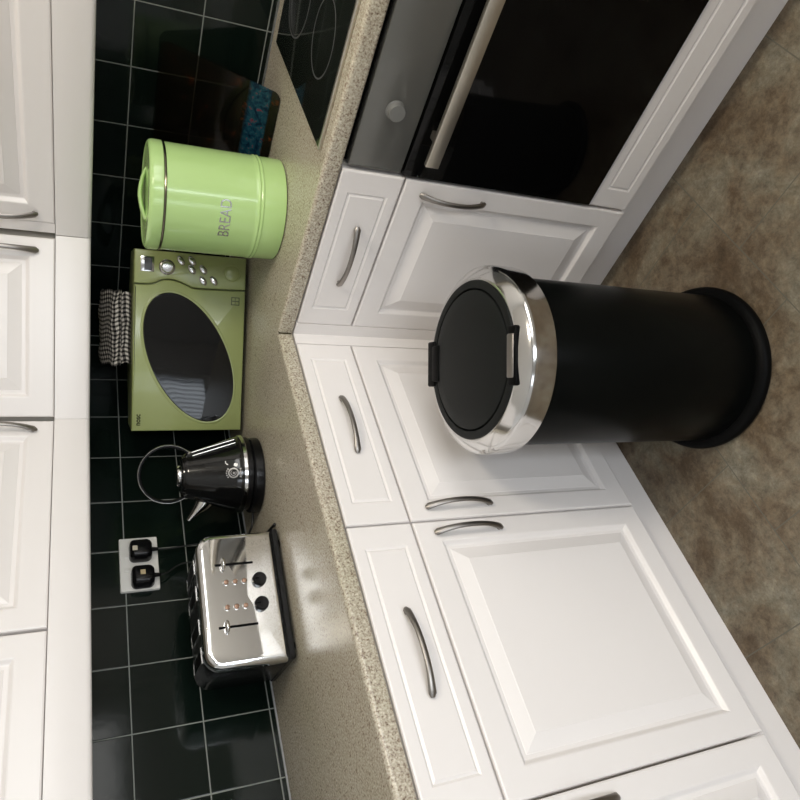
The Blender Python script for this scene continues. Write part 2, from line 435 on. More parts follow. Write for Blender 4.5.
# ------------------------------------------------------------------ oven
ov = thing('built_in_oven', 'built-in black glass oven with a grey control panel and flat steel bar handle', 'oven', (FL, -1.061, 0), -PI/2)
W = 0.595
obj('housing', B(0.003, W - .003, 0.026, 0.54, 0.236, 0.858), 'black_plastic', ov, False)
obj('control_panel', B(0.006, W - .005, 0.001, 0.025, 0.735, 0.851, .0015), 'oven_panel', ov)
ob = obj('oven_door', B(0.001, W - .001, -0.003, 0.0255, 0.2385, 0.731, .003), 'black_glass', ov)
ob['label'] = 'black glass oven door'
h = obj('handle', B(0.050, W - .050, -0.046, -0.034, 0.681, 0.710, .0015), 'steel', ob); h['label'] = 'flat brushed steel bar handle'
for x in (0.10, W - .10):
    obj('handle_post', B(x - .008, x + .008, -0.0345, -0.002, 0.689, 0.702, .001), 'steel', ob)
for x in (0.131, W - .131):
    bm = lathe(bmesh.new(), [(0.0195, 0.0), (0.0195, 0.002), (0.0172, 0.003), (0.0168, 0.014), (0.0160, 0.0155), (0, 0.0158)], 40)
    k = obj('knob', bm, 'knob', ov); k.rotation_euler = (PI/2, 0, 0); k.location = (x, 0.0005, 0.791)
op = obj('oven_base_panel', front_bm(0.593, 0.1255, 0.2355, 'none'), 'white'); bpy.data.objects.remove(op)
bm = bmesh.new(); R = [rect(0, .593, .1255, .2355, TH), rect(0, .593, .1255, .2355, .003), rect(0, .593, .1255, .2355, 0, .003)]
for k, y in ((0, 0.0), (0.0015, 0.0012), (0.0045, 0.0030), (0.0075, 0.0012), (0.009, 0.0)): R.append(rect(0, .593, .1255, .2355, y, .048 + k, .022 + k))
op = obj('oven_base_panel', loft(bm, R, True, True), 'white')
op.location = (FL, -1.062, 0); op.rotation_euler = (0, 0, -PI/2)
tag(op, 'low white grooved panel fitted under the black oven door', 'panel')
st = obj('support_strip', B(0.0, 0.593, TH, 0.10, 0.150, 0.2350), 'carcass', op, False)

# ------------------------------------------------------------------ hob
hb = thing('hob', 'black glass hob with a steel front edge set in the worktop', 'hob', (-0.567, -1.068, 0.9), -PI/2)
obj('glass_top', B(0.0, 0.58, 0.008, 0.50, 0.0005, 0.0065, .0015), 'hob_glass', hb)
obj('edge_trim', B(0.0, 0.58, 0.0, 0.0078, 0.0003, 0.0075, .0015), 'steel', hb)
for x, y, r in ((0.16, 0.14, 0.075), (0.42, 0.14, 0.09), (0.16, 0.37, 0.09), (0.42, 0.37, 0.075)):
    obj('cooking_zone', lathe(bmesh.new(), [(r, 0.0066), (r, 0.0069), (r - .003, 0.0069), (r - .003, 0.0066)], 64, (x, y)), 'ring', hb)

# ------------------------------------------------------------------ wall units
UZ0, UZ1 = 1.390, 2.10
def wall_unit(x, y, rz, w, label, hside, body, group='white wall cabinets over the worktop'):
    t = thing('wall_cabinet', label, 'cabinet', (x, y, UZ0), rz, group)
    obj('body', body, 'carcass', t, False)
    d = obj('door', front_bm(w - .004, 0, UZ1 - UZ0, 'door'), 'white', t, True, 9); d.location = (0.002, 0, 0)
    if hside: add_handle(d, (w - .036) if hside == 'R' else 0.026, 0.117, True)
    return t
def ubody(w): return B(0.001, w - .001, TH + .001, 0.298, -0.001, UZ1 - UZ0)
UF = -0.300
wall_unit(-1.1485, UF, 0, 0.530, 'white wall cabinet above the kettle, between the corner cabinet and the end cabinet', 'R', ubody(0.530))
wall_unit(-1.6805, UF, 0, 0.530, 'white wall cabinet above the toaster, at the left end of the row', 'L', ubody(0.530))
right_unit = wall_unit(UF, -0.635, -PI/2, 0.560, 'white wall cabinet above the bread bin, in shade at the right end', 'L', ubody(0.560))
obj('filler_strip', B(-.0260, 0.0012, 0.003, TH, 0.0, UZ1 - UZ0), 'white', right_unit, False)
ang = math.atan2(-0.603 + 0.304, -0.307 + 0.616)
wd = math.hypot(0.299, 0.309)
ca, sa = math.cos(-ang), math.sin(-ang)
def tolocal(X, Y):
    dx, dy = X + 0.616, Y + 0.304
    return (dx*ca - dy*sa, dx*sa + dy*ca)
pts = [tolocal(*p) for p in ((-0.600, -0.290), (-0.293, -0.594), (-0.010, -0.594), (-0.010, -0.010), (-0.600, -0.010))]
pts[0] = (0.002, TH + .001); pts[1] = (wd - .002, TH + .001)
bm = loft(bmesh.new(), [[(px, py, z) for px, py in pts] for z in (-0.001, UZ1 - UZ0)], True, True)
wall_unit(-0.616, -0.304, ang, wd, 'white diagonal corner wall cabinet above the microwave', 'R', bm)
# pelmets under the wall units
def pelmet(x, y, rz, w, label, m0, m1):
    bm = bmesh.new(); rings = []
    pr = [(0.018, 1.3885), (0.0, 1.3885), (0.0, 1.3220), (0.0025, 1.3160), (0.0065, 1.3122), (0.0115, 1.3115), (0.016, 1.3140), (0.018, 1.3220)]
    for e, s in ((0, m0), (w, m1)):
        rings.append([(e + s*yy, yy, z) for yy, z in pr])
    loft(bm, rings, True, True)
    o = obj('pelmet', bm, 'white'); o.location = (x, y, 0); o.rotation_euler = (0, 0, rz)
    return tag(o, label, 'pelmet', 'pelmets under the wall cabinets')
mt = math.tan(math.radians(22.5))
pelmet(-1.70, -0.302, 0, 1.082, 'white pelmet strip under the wall cabinets over the kettle and toaster', 0, mt)
pelmet(-0.6175, -0.3025, ang, 0.4375, 'white diagonal pelmet strip under the corner wall cabinet', -mt, mt)
pelmet(-0.302, -0.608, -PI/2, 0.59, 'white pelmet strip under the shaded wall cabinet over the bread bin', -mt, 0)

# ------------------------------------------------------------------ microwave
mw = thing('microwave_oven', 'olive green microwave with a tilted dark oval window, set across the corner', 'microwave', (-0.549, -0.168, 0.9), math.atan2(-0.364, 0.311))
MW, MZ0, MZ1 = 0.488, 0.011, 0.306
R = [rect(0.001, MW - .001, MZ0, MZ1, 0.0285), rect(0.001, MW - .001, MZ0, MZ1, 0.125), rect(0.125, MW - .125, MZ0, MZ1 - .004, 0.262)]
obj('casing', loft(bmesh.new(), R, True, True), 'mw', mw, False)
for x, y in ((0.05, 0.06), (MW - .05, 0.06), (0.16, 0.22), (MW - .16, 0.22)):
    obj('foot', lathe(bmesh.new(), [(0, 0), (0.013, 0), (0.015, 0.011), (0, 0.0115)], 20, (x, y)), 'black_plastic', mw)
# seam between door and control panel, bulging round the oval
seam = spline([(.396, MZ1), (.397, .282), (.400, .258), (.4115, .232), (.4135, .214), (.410, .196), (.402, .170), (.395, .149), (.396, .10), (.397, .05), (.398, MZ0)], 5) if False else \
       [(p.x, p.y) for p in spline([(.397, MZ1, 0), (.397, .285, 0), (.400, .258, 0), (.411, .236, 0), (.4140, .214, 0), (.4105, .194, 0), (.402, .170, 0), (.395, .149, 0), (.3955, .10, 0), (.397, .05, 0), (.398, MZ0, 0)], 5)]
def plate(outline, y0, y1, bev):
    """extruded outline in xz with a softened front edge"""
    n = len(outline); ctr = Vector((sum(p[0] for p in outline)/n, sum(p[1] for p in outline)/n))
    def off(d):
        out = []
        for i in range(n):
            a = Vector(outline[i - 1]); b = Vector(outline[i]); c_ = Vector(outline[(i + 1) % n])
            e1 = (b - a).normalized(); e2 = (c_ - b).normalized()
            n1 = Vector((-e1.y, e1.x)); n2 = Vector((-e2.y, e2.x)); m_ = (n1 + n2)
            m_ = m_/max(m_.dot(n1), 0.3) if m_.length > 1e-6 else n1
            out.append(b + m_*d)
        return out
    rr = [[(p[0], y1, p[1]) for p in off(0)], [(p[0], y0 + bev, p[1]) for p in off(0)],
          [(p[0], y0 + bev*.3, p[1]) for p in off(bev*.3)], [(p[0], y0, p[1]) for p in off(bev)]]
    return loft(bmesh.new(), rr, True, True)
dr = [(0.0, MZ0), (seam[-1][0] - .0012, MZ0)] + [(x - .0012, z) for x, z in reversed(seam[1:-1])] + [(seam[0][0] - .0012, MZ1), (0.0, MZ1)]
door = obj('door', plate(dr, 0.0, 0.028, 0.005), 'mw', mw, True, 30)
pn = [(seam[-1][0] + .0012, MZ0), (MW, MZ0), (MW, MZ1), (seam[0][0] + .0012, MZ1)] + [(x + .0012, z) for x, z in seam[1:-1]]
panel = obj('control_panel', plate(pn, 0.0, 0.028, 0.005), 'mw', mw, True, 30)
def ellipse(cx, cz, a, b, rot, y, n=80):
    c_, s_ = math.cos(rot), math.sin(rot)
    return [(cx + a*math.cos(2*PI*k/n)*c_ - b*math.sin(2*PI*k/n)*s_, y, cz + a*math.cos(2*PI*k/n)*s_ + b*math.sin(2*PI*k/n)*c_) for k in range(n)]
EC = (0.2023, 0.1587); ER = math.radians(24.8)
el = lambda da, y: ellipse(*EC, .190 + da, .1034 + da, ER, y)
obj('window_rim', loft(bmesh.new(), [el(.0070, .001), el(.0060, -.0004), el(.0035, -.0014), el(.0008, -.0018), el(-.001, -.0010), el(-.001, .001)], False, False), 'mw', door)
g = obj('window', loft(bmesh.new(), [el(-.0008, .0008), el(-.0008, -.0006), el(-.003, -.0014), el(-.006, -.0015)], True, True), 'mw_glass', door, True, 3)
g['label'] = 'dark oval glass window'
disp = obj('display', B(0.431, 0.471, -0.0012, 0.002, 0.256, 0.290, .0006), 'mw_btn', panel)
obj('screen', B(0.434, 0.468, -0.0018, 0.0, 0.261, 0.281), 'lcd', disp, False)
def knob_y(prof, x, z, m, name, parent, sx=1.0, rot=0.0, n=36):
    o = obj(name, lathe(bmesh.new(), prof, n), m, parent)
    o.rotation_euler = (PI/2, rot, 0); o.location = (x, 0, z); o.scale = (sx, 1, 1)
    return o
knob_y([(0.0205, -.001), (0.0205, 0.003), (0.0185, 0.0045), (0.0165, 0.0035), (0.0155, 0.004), (0.015, 0.013), (0.013, 0.016), (0, 0.017)], 0.446, 0.2235, 'mw_btn', 'dial', panel)
for s, z in ((.010, .178), (.008, .149), (.031, .149), (.029, .119), (.059, .119), (.057, .090)):
    bm = lathe(bmesh.new(), [(0.0138, -.001), (0.0138, 0.002), (0.0115, 0.0042), (0.007, 0.0052), (0, 0.0056)], 28)
    for v in bm.verts: v.co.y *= 0.62
    bmesh.ops.rotate(bm, verts=bm.verts[:], cent=(0, 0, 0), matrix=Matrix.Rotation(math.radians(35), 3, 'Z'))
    o = obj('button', bm, 'mw_btn', panel); o.rotation_euler = (PI/2, 0, 0); o.location = (.476 - s, 0.0, z + .01)
knob_y([(0.0240, -.001), (0.0240, 0.0012), (0.0225, 0.002), (0.021, 0.0006), (0.020, 0.0014), (0.010, 0.0028), (0, 0.0030)], 0.444, 0.050, 'mw', 'door_button', panel)
def text_mesh(txt, size, thin=0.0, ext=0.0003, align='LEFT', space=1.0):
    cu = bpy.data.curves.new('txt', 'FONT'); cu.body = txt; cu.size = size; cu.extrude = ext; cu.offset = thin
    cu.align_x = align; cu.space_character = space; cu.resolution_u = 4
    o = bpy.data.objects.new('txt', cu); COL.objects.link(o)
    dg = bpy.context.evaluated_depsgraph_get(); dg.update()
    me = bpy.data.meshes.new_from_object(o.evaluated_get(dg))
    bpy.data.objects.remove(o); bm = bmesh.new(); bm.from_mesh(me); bpy.data.meshes.remove(me)
    return bm
bm = text_mesh('nosc', 0.020, 0.0004)
for v in bm.verts: v.co = Vector((0.0155 + v.co.x*0.85, -0.0004 - v.co.z, 0.284 + v.co.y))
o = obj('lettering', bm, 'black_plastic', door, False); o['label'] = 'small black lettering reading nosc'
bm = bmesh.new()                         # small printed icon, lower right of the door
for x0, x1, z0, z1 in ((.360, .374, .0315, .0330), (.360, .374, .0445, .046), (.360, .3615, .033, .0445), (.3725, .374, .033, .0445), (.3662, .3678, .033, .0445), (.3615, .3725, .0385, .0395)):
    box(bm, .367 + (x0 - .367)*1.6, .367 + (x1 - .367)*1.6, -0.0005, 0.0004, .0387 + (z0 - .0387)*1.6, .0387 + (z1 - .0387)*1.6)
obj('printed_icon', bm, 'mw_line', door, False)

# ------------------------------------------------------------------ checked cloth on the microwave
def cloth():
    bm = bmesh.new(); uvl = bm.loops.layers.uv.new('UVMap'); NU, CH = 40, 0.0118
    def layer(prof, x0, x1, seed, zbase):
        P = [Vector(p) for p in spline([(a, b, 0) for a, b in prof], 5)]
        L = [0.0]
        for a, b in zip(P, P[1:]): L.append(L[-1] + (b - a).length)
        grid = []
        for i in range(NU + 1):
            u = i/NU; row = []
            for k, p in enumerate(P):
                x = x0 + (x1 - x0)*u
                f = min(1.0, (p.y - zbase)/0.012) if p.y > zbase else 0.0
                wv = 0.0022*math.sin(u*9 + seed + k*.35) + 0.0014*math.sin(u*23 + seed*2 + k*.2)
                edge = 1 - 0.10*(abs(2*u - 1)**8)
                row.append((bm.verts.new((x + .003*math.sin(k*.5 + seed), p.x + wv*f, zbase + (p.y - zbase)*edge + wv*.8*f)), x, L[k]))
            grid.append(row)
        for i in range(NU):
            for k in range(len(P) - 1):
                q = (grid[i][k], grid[i + 1][k], grid[i + 1][k + 1], grid[i][k + 1])
                f = bm.faces.new([w_[0] for w_ in q])
                for lp, w_ in zip(f.loops, q): lp[uvl].uv = (w_[1]/CH, w_[2]/CH)
    z = MZ1
    # lower fold, then the upper fold rising towards the back
    layer([(.20, z + .001), (.10, z + .001), (.066, z + .001), (.060, z + .012), (.068, z + .022), (.10, z + .025), (.20, z + .030)], .180, .372, 0.3, z + .001)
    layer([(.20, z + .031), (.10, z + .027), (.070, z + .0245), (.061, z + .034), (.068, z + .045), (.095, z + .055), (.13, z + .068), (.17, z + .074), (.205, z + .066), (.215, z + .045), (.20, z + .031)], .172, .376, 1.9, z + .024)
    return bm
bm = cloth()
bmesh.ops.remove_doubles(bm, verts=bm.verts[:], dist=1e-5)
me = bpy.data.meshes.new('folded_cloth'); bm.to_mesh(me); bm.free()
me.polygons.foreach_set('use_smooth', [True]*len(me.polygons)); me.materials.append(M['gingham'])
cl = bpy.data.objects.new('folded_cloth', me); COL.objects.link(cl)
cl.location = (-0.549, -0.168, 0.9025); cl.rotation_euler = (0, 0, math.atan2(-0.364, 0.311))
sol = cl.modifiers.new('thick', 'SOLIDIFY'); sol.thickness = 0.0018; sol.offset = 1
tag(cl, 'folded black and white checked cloth lying on top of the green microwave', 'cloth')

# ------------------------------------------------------------------ bread bin
BX, BY, BR = -0.350, -0.780, 0.1205
yaw = 0.8370
bb = thing('bread_bin', 'tall pale green round enamel bread bin with BREAD lettering and a domed lid', 'bread bin', (BX, BY, 0.9), yaw - PI/2)
prof = [(0, .001), (BR - .004, .001), (BR - .0005, .003), (BR, .007), (BR, .0520)]
for zc in (.0570, .0650):
    prof += [(BR, zc - .004), (BR + .0010, zc - .0025), (BR + .0019, zc), (BR + .0010, zc + .0025), (BR, zc + .004)]
prof += [(BR, .075), (BR, .267), (BR - .002, .268), (0, .268)]
obj('body', lathe(bmesh.new(), prof, 96), 'bread', bb)
obj('band', lathe(bmesh.new(), [(BR - .001, .2675), (BR + .0012, .2680), (BR + .0022, .2695), (BR + .0012, .2720), (BR - .001, .2725)], 96), 'band', bb)
lid = obj('lid', lathe(bmesh.new(), [(0, .2727), (BR + .0008, .2727), (BR + .0020, .2740), (BR + .0020, .293), (BR + .0005, .298), (BR - .003, .3015), (BR - .007, .3025), (BR - .010, .3010), (BR - .016, .3000), (.06, .3015), (0, .3020)], 96), 'bread', bb)
pts = spline([(-.058, 0, .2995), (-.050, 0, .3035), (-.030, 0, .3095), (0, 0, .3135), (.030, 0, .3095), (.050, 0, .3035), (.058, 0, .2995)], 5)
n = len(pts)
wdt = [0.0145 - 0.004*(1 - abs(2*k/(n - 1) - 1)) for k in range(n)]
obj('lid_handle', tube(bmesh.new(), pts, wdt, 0.0046, 14), 'bread', lid)
bm = text_mesh('BREAD', 0.0355, 0.0001, 0.0002, 'CENTER', 1.0)
bmesh.ops.triangulate(bm, faces=bm.faces[:])
bmesh.ops.subdivide_edges(bm, edges=[e for e in bm.edges if e.calc_length() > .006], cuts=2)
for v in bm.verts:
    a = math.radians(-31) + v.co.x*0.82/BR; r = BR + .0004 + v.co.z
    v.co = Vector((r*math.sin(a), -r*math.cos(a), .1285 + v.co.y))
o = obj('lettering', bm, 'letter', bb, False); o['label'] = 'pale printed word BREAD'

# ------------------------------------------------------------------ glass board leaning on the tiles behind the bread bin
bd = bmesh.new(); uvl = bd.loops.layers.uv.new('UVMap')
bw, bh, bt = 0.30, 0.315, 0.005
out = []
for cx, cy, a0 in ((bw - .02, .02, -90), (bw - .02, bh - .02, 0), (.02, bh - .02, 90), (.02, .02, 180)):
    for k in range(7):
        a = math.radians(a0 + 15*k); out.append((cx + .02*math.cos(a), cy + .02*math.sin(a)))
loft(bd, [[(x, y, z) for x, y in out] for z in (0, bt)], True, True)
for f in bd.faces:
    for lp in f.loops: lp[uvl].uv = (lp.vert.co.x/bw, lp.vert.co.y/bh)
o = obj('glass_chopping_board', bd, 'board', None, True, 30)
lean = math.asin((0.178)/bh)
# local x -> -Y (viewer's right), local y -> up and towards the wall, local z -> towards the room
ux = Vector((0, -1, 0)); uy = Vector((math.sin(lean), 0, math.cos(lean))); uz = ux.cross(uy)
mtx = Matrix((ux, uy, uz)).transposed().to_4x4(); mtx.translation = Vector((-0.196, -0.700, 0.9005))
o.matrix_world = mtx
tag(o, 'dark glass board with a blue flowered band, leaning on the tiles behind the bread bin', 'chopping board')

# ------------------------------------------------------------------ kettle
KX, KY = -0.7375, -0.206
kb = thing('power_base', 'round black power base that the black kettle stands on, with a trailing cord', 'power base', (KX, KY, 0.9), yaw - PI/2)
obj('plate', lathe(bmesh.new(), [(0, .0005), (.097, .0005), (.1005, .003), (.101, .010), (.0995, .023), (.095, .0275), (0, .0275)], 72), 'dkplastic', kb)
k = thing('kettle', 'black pyramid kettle with a chrome-trimmed loop handle, between toaster and microwave', 'kettle', (KX + .004, KY - .003, 0.928), yaw - PI/2)
kz = -0.022
obj('lower_collar', lathe(bmesh.new(), [(0, kz + .0222), (.094, kz + .0222), (.0975, kz + .025), (.0975, kz + .038), (0, kz + .038)], 72), 'dkplastic', k)
obj('chrome_ring', lathe(bmesh.new(), [(0, kz + .0382), (.1015, kz + .0382), (.1030, kz + .040), (.1020, kz + .0475), (.0995, kz + .0485), (0, kz + .0485)], 72), 'chrome', k)
def kr(z): return .1005 + (.0555 - .1005)*((z - .0487)/(.184 - .0487))
bprof = [(0, kz + .0487), (.0990, kz + .0487), (.0998, kz + .051)] + [(kr(z), kz + z) for z in (.07, .10, .13, .16, .178)] + [(.0555, kz + .184), (.053, kz + .187), (0, kz + .187)]
obj('body', lathe(bmesh.new(), bprof, 72), 'kettle', k)
kl = obj('lid', lathe(bmesh.new(), [(0, kz + .1872), (.050, kz + .1872), (.049, kz + .190), (.044, kz + .1925), (0, kz + .193)], 48), 'kettle', k)
obj('lid_cap', lathe(bmesh.new(), [(0, kz + .1932), (.027, kz + .1932), (.0275, kz + .197), (.025, kz + .2015), (.018, kz + .204), (0, kz + .2048)], 40), 'chrome', kl)
# spout
bm = bmesh.new(); rings = []
for t, (cx, cz, hw, hh) in ((0, (-.052, .118, .024, .024)), (.4, (-.080, .138, .021, .017)), (.75, (-.098, .156, .019, .010)), (1, (-.114, .172, .017, .0055))):
    rings.append([(cx + hh*.55*math.sin(a), hw*math.cos(a), kz + cz + hh*math.sin(a)*(-1 if False else 1)) for a in [2*PI*q/20 for q in range(20)]])
loft(bm, rings, True, True)
obj('spout', bm, 'chrome', k)
# loop handle: black hoop with a chrome inlay along its outer face, on two lugs
HC = (.006, .221); HR = .071
lo, hi = -54, 234
arc = [(HC[0] + HR*math.cos(math.radians(a)), 0, kz + HC[1] + HR*math.sin(math.radians(a))) for a in [lo + (hi - lo)*q/64 for q in range(65)]]
hd = obj('handle', tube(bmesh.new(), arc, .0085, .0048, 14, up=(0, 1, 0)) if False else tube(bmesh.new(), arc, .0046, .0085, 14, up=(0, 1, 0)), 'dkplastic', k)
arc2 = [(HC[0] + (HR + .0028)*math.cos(math.radians(a)), -.0045, kz + HC[1] + (HR + .0028)*math.sin(math.radians(a))) for a in [lo + 6 + (hi - lo - 12)*q/64 for q in range(65)]]
obj('handle_trim', tube(bmesh.new(), arc2, .0016, .0028, 10, up=(0, 1, 0)), 'chrome', hd)
for s in (-1, 1):
    bx = HC[0] + s*.0455
    obj('handle_lug', tube(bmesh.new(), [(bx - s*.004, 0, kz + .180), (bx + s*.001, 0, kz + .176), (bx + s*.010, 0, kz + .168)], [.006, .0068, .004], .011, 12, up=(0, 1, 0)), 'chrome', hd)
# water gauge down the side and the round crest on the front
def on_cone(phi, z, off=.0006):
    r = kr(z) + off; return Vector((r*math.sin(phi), -r*math.cos(phi), kz + z))
def cone_patch(bm, uv, off):
    vs = []
    for (a, h) in uv: vs.append((a, h))
    top = [bm.verts.new(on_cone(a, h, off)) for a, h in vs]; bot = [bm.verts.new(on_cone(a, h, -.0006)) for a, h in vs]
    n_ = len(vs)
    for i in range(n_): bm.faces.new((bot[i], bot[(i + 1) % n_], top[(i + 1) % n_], top[i]))
    bm.faces.new(top)
bm = bmesh.new(); a0 = math.radians(66)
for z0, z1 in [(.062 + q*.0105, .062 + (q + 1)*.0105) for q in range(10)]:
    r0, r1 = kr(z0), kr(z1); hw = .0085
    loft(bm, [[on_cone(a0 - hw/r_, z_, -.001), on_cone(a0 - hw/r_, z_, .003), on_cone(a0 + hw/r_, z_, .003), on_cone(a0 + hw/r_, z_, -.001)] for r_, z_ in ((r0, z0), (r1, z1))], z0 < .063, z1 > .166)
bmesh.ops.remove_doubles(bm, verts=bm.verts[:], dist=1e-5)
wg = obj('water_gauge', bm, 'gauge', k)
bm = bmesh.new()
for sd in (-1, 1):
    ga = [on_cone(a0 + sd*.0088/kr(z_), z_, .0026) for z_ in [.062 + .0105*q for q in range(11)]]
    tube(bm, ga, .0013, None, 8, up=(0, 1, 0))
obj('gauge_trim', bm, 'chrome', wg)
bm = bmesh.new(); pc, zc = math.radians(8), .0750; rc = kr(zc)
def disc(cx, cz, r0, r1, a_0=0, a_1=360, n_=24, off=.0008):
    for q in range(n_):
        aa, ab = math.radians(a_0 + (a_1 - a_0)*q/n_), math.radians(a_0 + (a_1 - a_0)*(q + 1)/n_)
        pts_ = [(cx + r1*math.cos(aa), cz + r1*math.sin(aa)), (cx + r1*math.cos(ab), cz + r1*math.sin(ab)), (cx + r0*math.cos(ab), cz + r0*math.sin(ab)), (cx + r0*math.cos(aa), cz + r0*math.sin(aa))]
        cone_patch(bm, [(pc + x_/rc, zc + z_) for x_, z_ in pts_], off)
disc(0, 0, .0095, .0130); disc(0, 0, .0055, .0072, 30, 300, 14); disc(0, -.001, .0004, .0028, 0, 360, 10)
for x_ in (-.009, -.003, .003, .009):
    disc(x_, -.0165 - .0000*x_, .0002, .0022, 0, 360, 8)
disc(.020, -.006, .0004, .0048, 0, 360, 12); disc(.0, .0, .0, .0012)
disc(.030, .010, .0066, .0085, 60, 170, 8)
for q in range(5):
    a = math.radians(50 + 20*q); disc(.0165*math.cos(a), .0165*math.sin(a), .0002, .0020, 0, 360, 8)
o = obj('crest', bm, 'mw_btn', k, False); o['label'] = 'round silver crest'

def cord(name, pts, parent, inv, r=.0032, m='cord'):
    o = obj(name, tube(bmesh.new(), spline(pts, 10), r, None, 8), m, parent)
    o.matrix_parent_inverse = inv
    return o
def inv_of(t): return (Matrix.Translation(t.location) @ Matrix.Rotation(t.rotation_euler.z, 4, 'Z')).inverted()
cord('cord', [(-0.800, -0.135, .9075), (-0.835, -0.115, .911), (-0.868, -0.118, .925), (-0.905, -0.165, .922), (-0.930, -0.225, .909), (-0.938, -0.262, .9045), (-0.946, -0.290, .9040)], kb, inv_of(kb))

# ------------------------------------------------------------------ toaster
tr = math.atan2(-0.040, 0.290)
to = thing('toaster', 'chrome fronted black four-slice toaster with two levers and two round knobs', 'toaster', (-1.268, -0.2625, 0.9), tr)
TW, TZ0, TZ1 = 0.302, 0.017, 0.196
# black foot skirt
R = [rrect(-.001, TW + .001, .006, .022, y, .004, .006, i) for y, i in ((.196, .004), (.190, .0), (-.001, 0), (-.004, .003))]
obj('base', loft(bmesh.new(), R, True, True), 'dkplastic', to)
for x, y in ((.03, .02), (TW - .03, .02), (.03, .17), (TW - .03, .17)):
    obj('foot', lathe(bmesh.new(), [(0, .0005), (.010, .0005), (.012, .0065), (0, .007)], 20, (x, y)), 'black_plastic', to)
# chrome front with soft shoulder
R = [rrect(.001, TW - .001, TZ0, TZ1, .034, .038, .004, 0), rrect(0, TW, TZ0, TZ1, .030, .038, .004, 0), rrect(0, TW, TZ0, TZ1, .016, .038, .004, 0)]
for q in range(1, 7):
    a = PI/2*q/6; R.append(rrect(0, TW, TZ0, TZ1, .016 - .016*math.sin(a), .038, .003, .014*(1 - math.cos(a))))
fr = obj('front_panel', loft(bmesh.new(), R, True, True), 'chrome2', to, True, 50)
# black shell
R = [rrect(.002, TW - .002, TZ0, TZ1 - .001, .0345, .037, .004), rrect(.000, TW, TZ0, TZ1 - .001, .040, .037, .004), rrect(.000, TW, TZ0, TZ1 - .001, .180, .037, .004), rrect(.008, TW - .008, TZ0, TZ1 - .008, .192, .032, .004)]
obj('shell', loft(bmesh.new(), R, True, True), 'dkplastic', to, True, 50)
for x in (.047, .108, .184, .245):
    bm = bmesh.new()
    x0, x1, y0, y1 = x - .017, x + .017, .050, .172
    for a in ((x0, x0 + .004, y0, y1), (x1 - .004, x1, y0, y1), (x0 + .004, x1 - .004, y0, y0 + .004), (x0 + .004, x1 - .004, y1 - .004, y1)):
        box(bm, a[0], a[1], a[2], a[3], TZ1 - .006, TZ1 + .0008, .0006, 1)
    sf = obj('slot_frame', bm, 'chrome', to)
    obj('slot', B(x0 + .004, x1 - .004, y0 + .004, y1 - .004, TZ1 - .004, TZ1 - .0004), 'black_plastic', sf, False)
for s, zt, zb in ((.0755, .158, .073), (.216, .163, .078)):
    x = TW - .001 - s
    ls = obj('lever_slot', B(x - .0026, x + .0026, -.0008, .002, zb, zt), 'black_plastic', fr, False)
    zl = zt - .017
    bm = lathe(bmesh.new(), [(0, 0), (.013, .001), (.0145, .006), (.012, .012), (.006, .016), (0, .017)], 28)
    for v in bm.verts: v.co.y *= .42
    lv = obj('lever', bm, 'chrome', fr); lv.rotation_euler = (PI/2, 0, 0); lv.location = (x, -.0009, zl)
for s, z0, in ((.1165, .137), (.173, .140)):
    x = TW - .001 - s
    for q in range(3):
        bt_ = obj('button', lathe(bmesh.new(), [(.0052, -.001), (.0052, .0022), (.0042, .0032), (0, .0036)], 18), 'led', fr)
        bt_.rotation_euler = (PI/2, 0, 0); bt_.location = (x, 0, z0 - q*.020)
        obj('button_ring', lathe(bmesh.new(), [(.0072, -.001), (.0072, .0014), (.0056, .0014), (.0056, -.001)], 18), 'chrome', bt_)
for s, z in ((.118, .0635), (.174, .0655)):
    x = TW - .001 - s
    kn = obj('knob', lathe(bmesh.new(), [(.0160, -.001), (.0160, .004), (.0150, .010), (.0138, .0118), (0, .012)], 36), 'dkplastic', fr)
    kn.rotation_euler = (PI/2, 0, 0); kn.location = (x, 0, z)
    obj('pointer', B(-.0010, .0010, .003, .0125, .0116, .0124), 'black_plastic', kn, False)

# ------------------------------------------------------------------ double socket and plugs
so = thing('wall_socket', 'white double wall socket on the dark tiles above the toaster', 'socket', (-0.9385, -0.0005, 1.143), 0)
obj('face_plate', loft(bmesh.new(), [rrect(0, .1535, 0, .0955, y, .004, .004, i) for y, i in ((0, 0), (-.006, 0), (-.0085, .0012), (-.009, .003))], True, True), 'socket', so)
for x in (.058, .0955):
    obj('rocker_switch', B(x - .006, x + .006, -.0115, -.0085, .070, .084, .001), 'socket', so)
def plug(x, z, label, mark, mx, mz, pts):
    t = thing('plug', label, 'plug', (x, -.0095, z), 0, 'black mains plugs')
    R = [rrect(-.0275, .0275, -.029, .028, y, .013, .016, i) for y, i in ((0, .001), (-.004, 0), (-.026, .0015), (-.034, .006), (-.036, .010))]
    b = obj('body', loft(bmesh.new(), R, True, True), 'dkplastic', t)
    obj('mark', B(mx - .0065, mx + .0065, -.0372, -.0358, mz - .006, mz + .006), mark, b, False)
    obj('cord_grip', tube(bmesh.new(), [(0, -.016, -.024), (0, -.016, -.034), (0, -.015, -.043)], [.0065, .0055, .0042], None, 10, up=(0, 1, 0)), 'dkplastic', t)
    obj('cord', tube(bmesh.new(), spline(pts, 10), .0022, None, 8, up=(0, 1, 0)), 'cord', t)
plug(-.8330, 1.1870, 'black mains plug nearest the kettle in the double socket, pale square near its top', 'sticker', -.004, .015,
     [(0, -.015, -.042), (.001, -.012, -.075), (.012, -.006, -.16), (.016, -.006, -.23), (.013, -.010, -.276), (-.02, -.02, -.2795)])
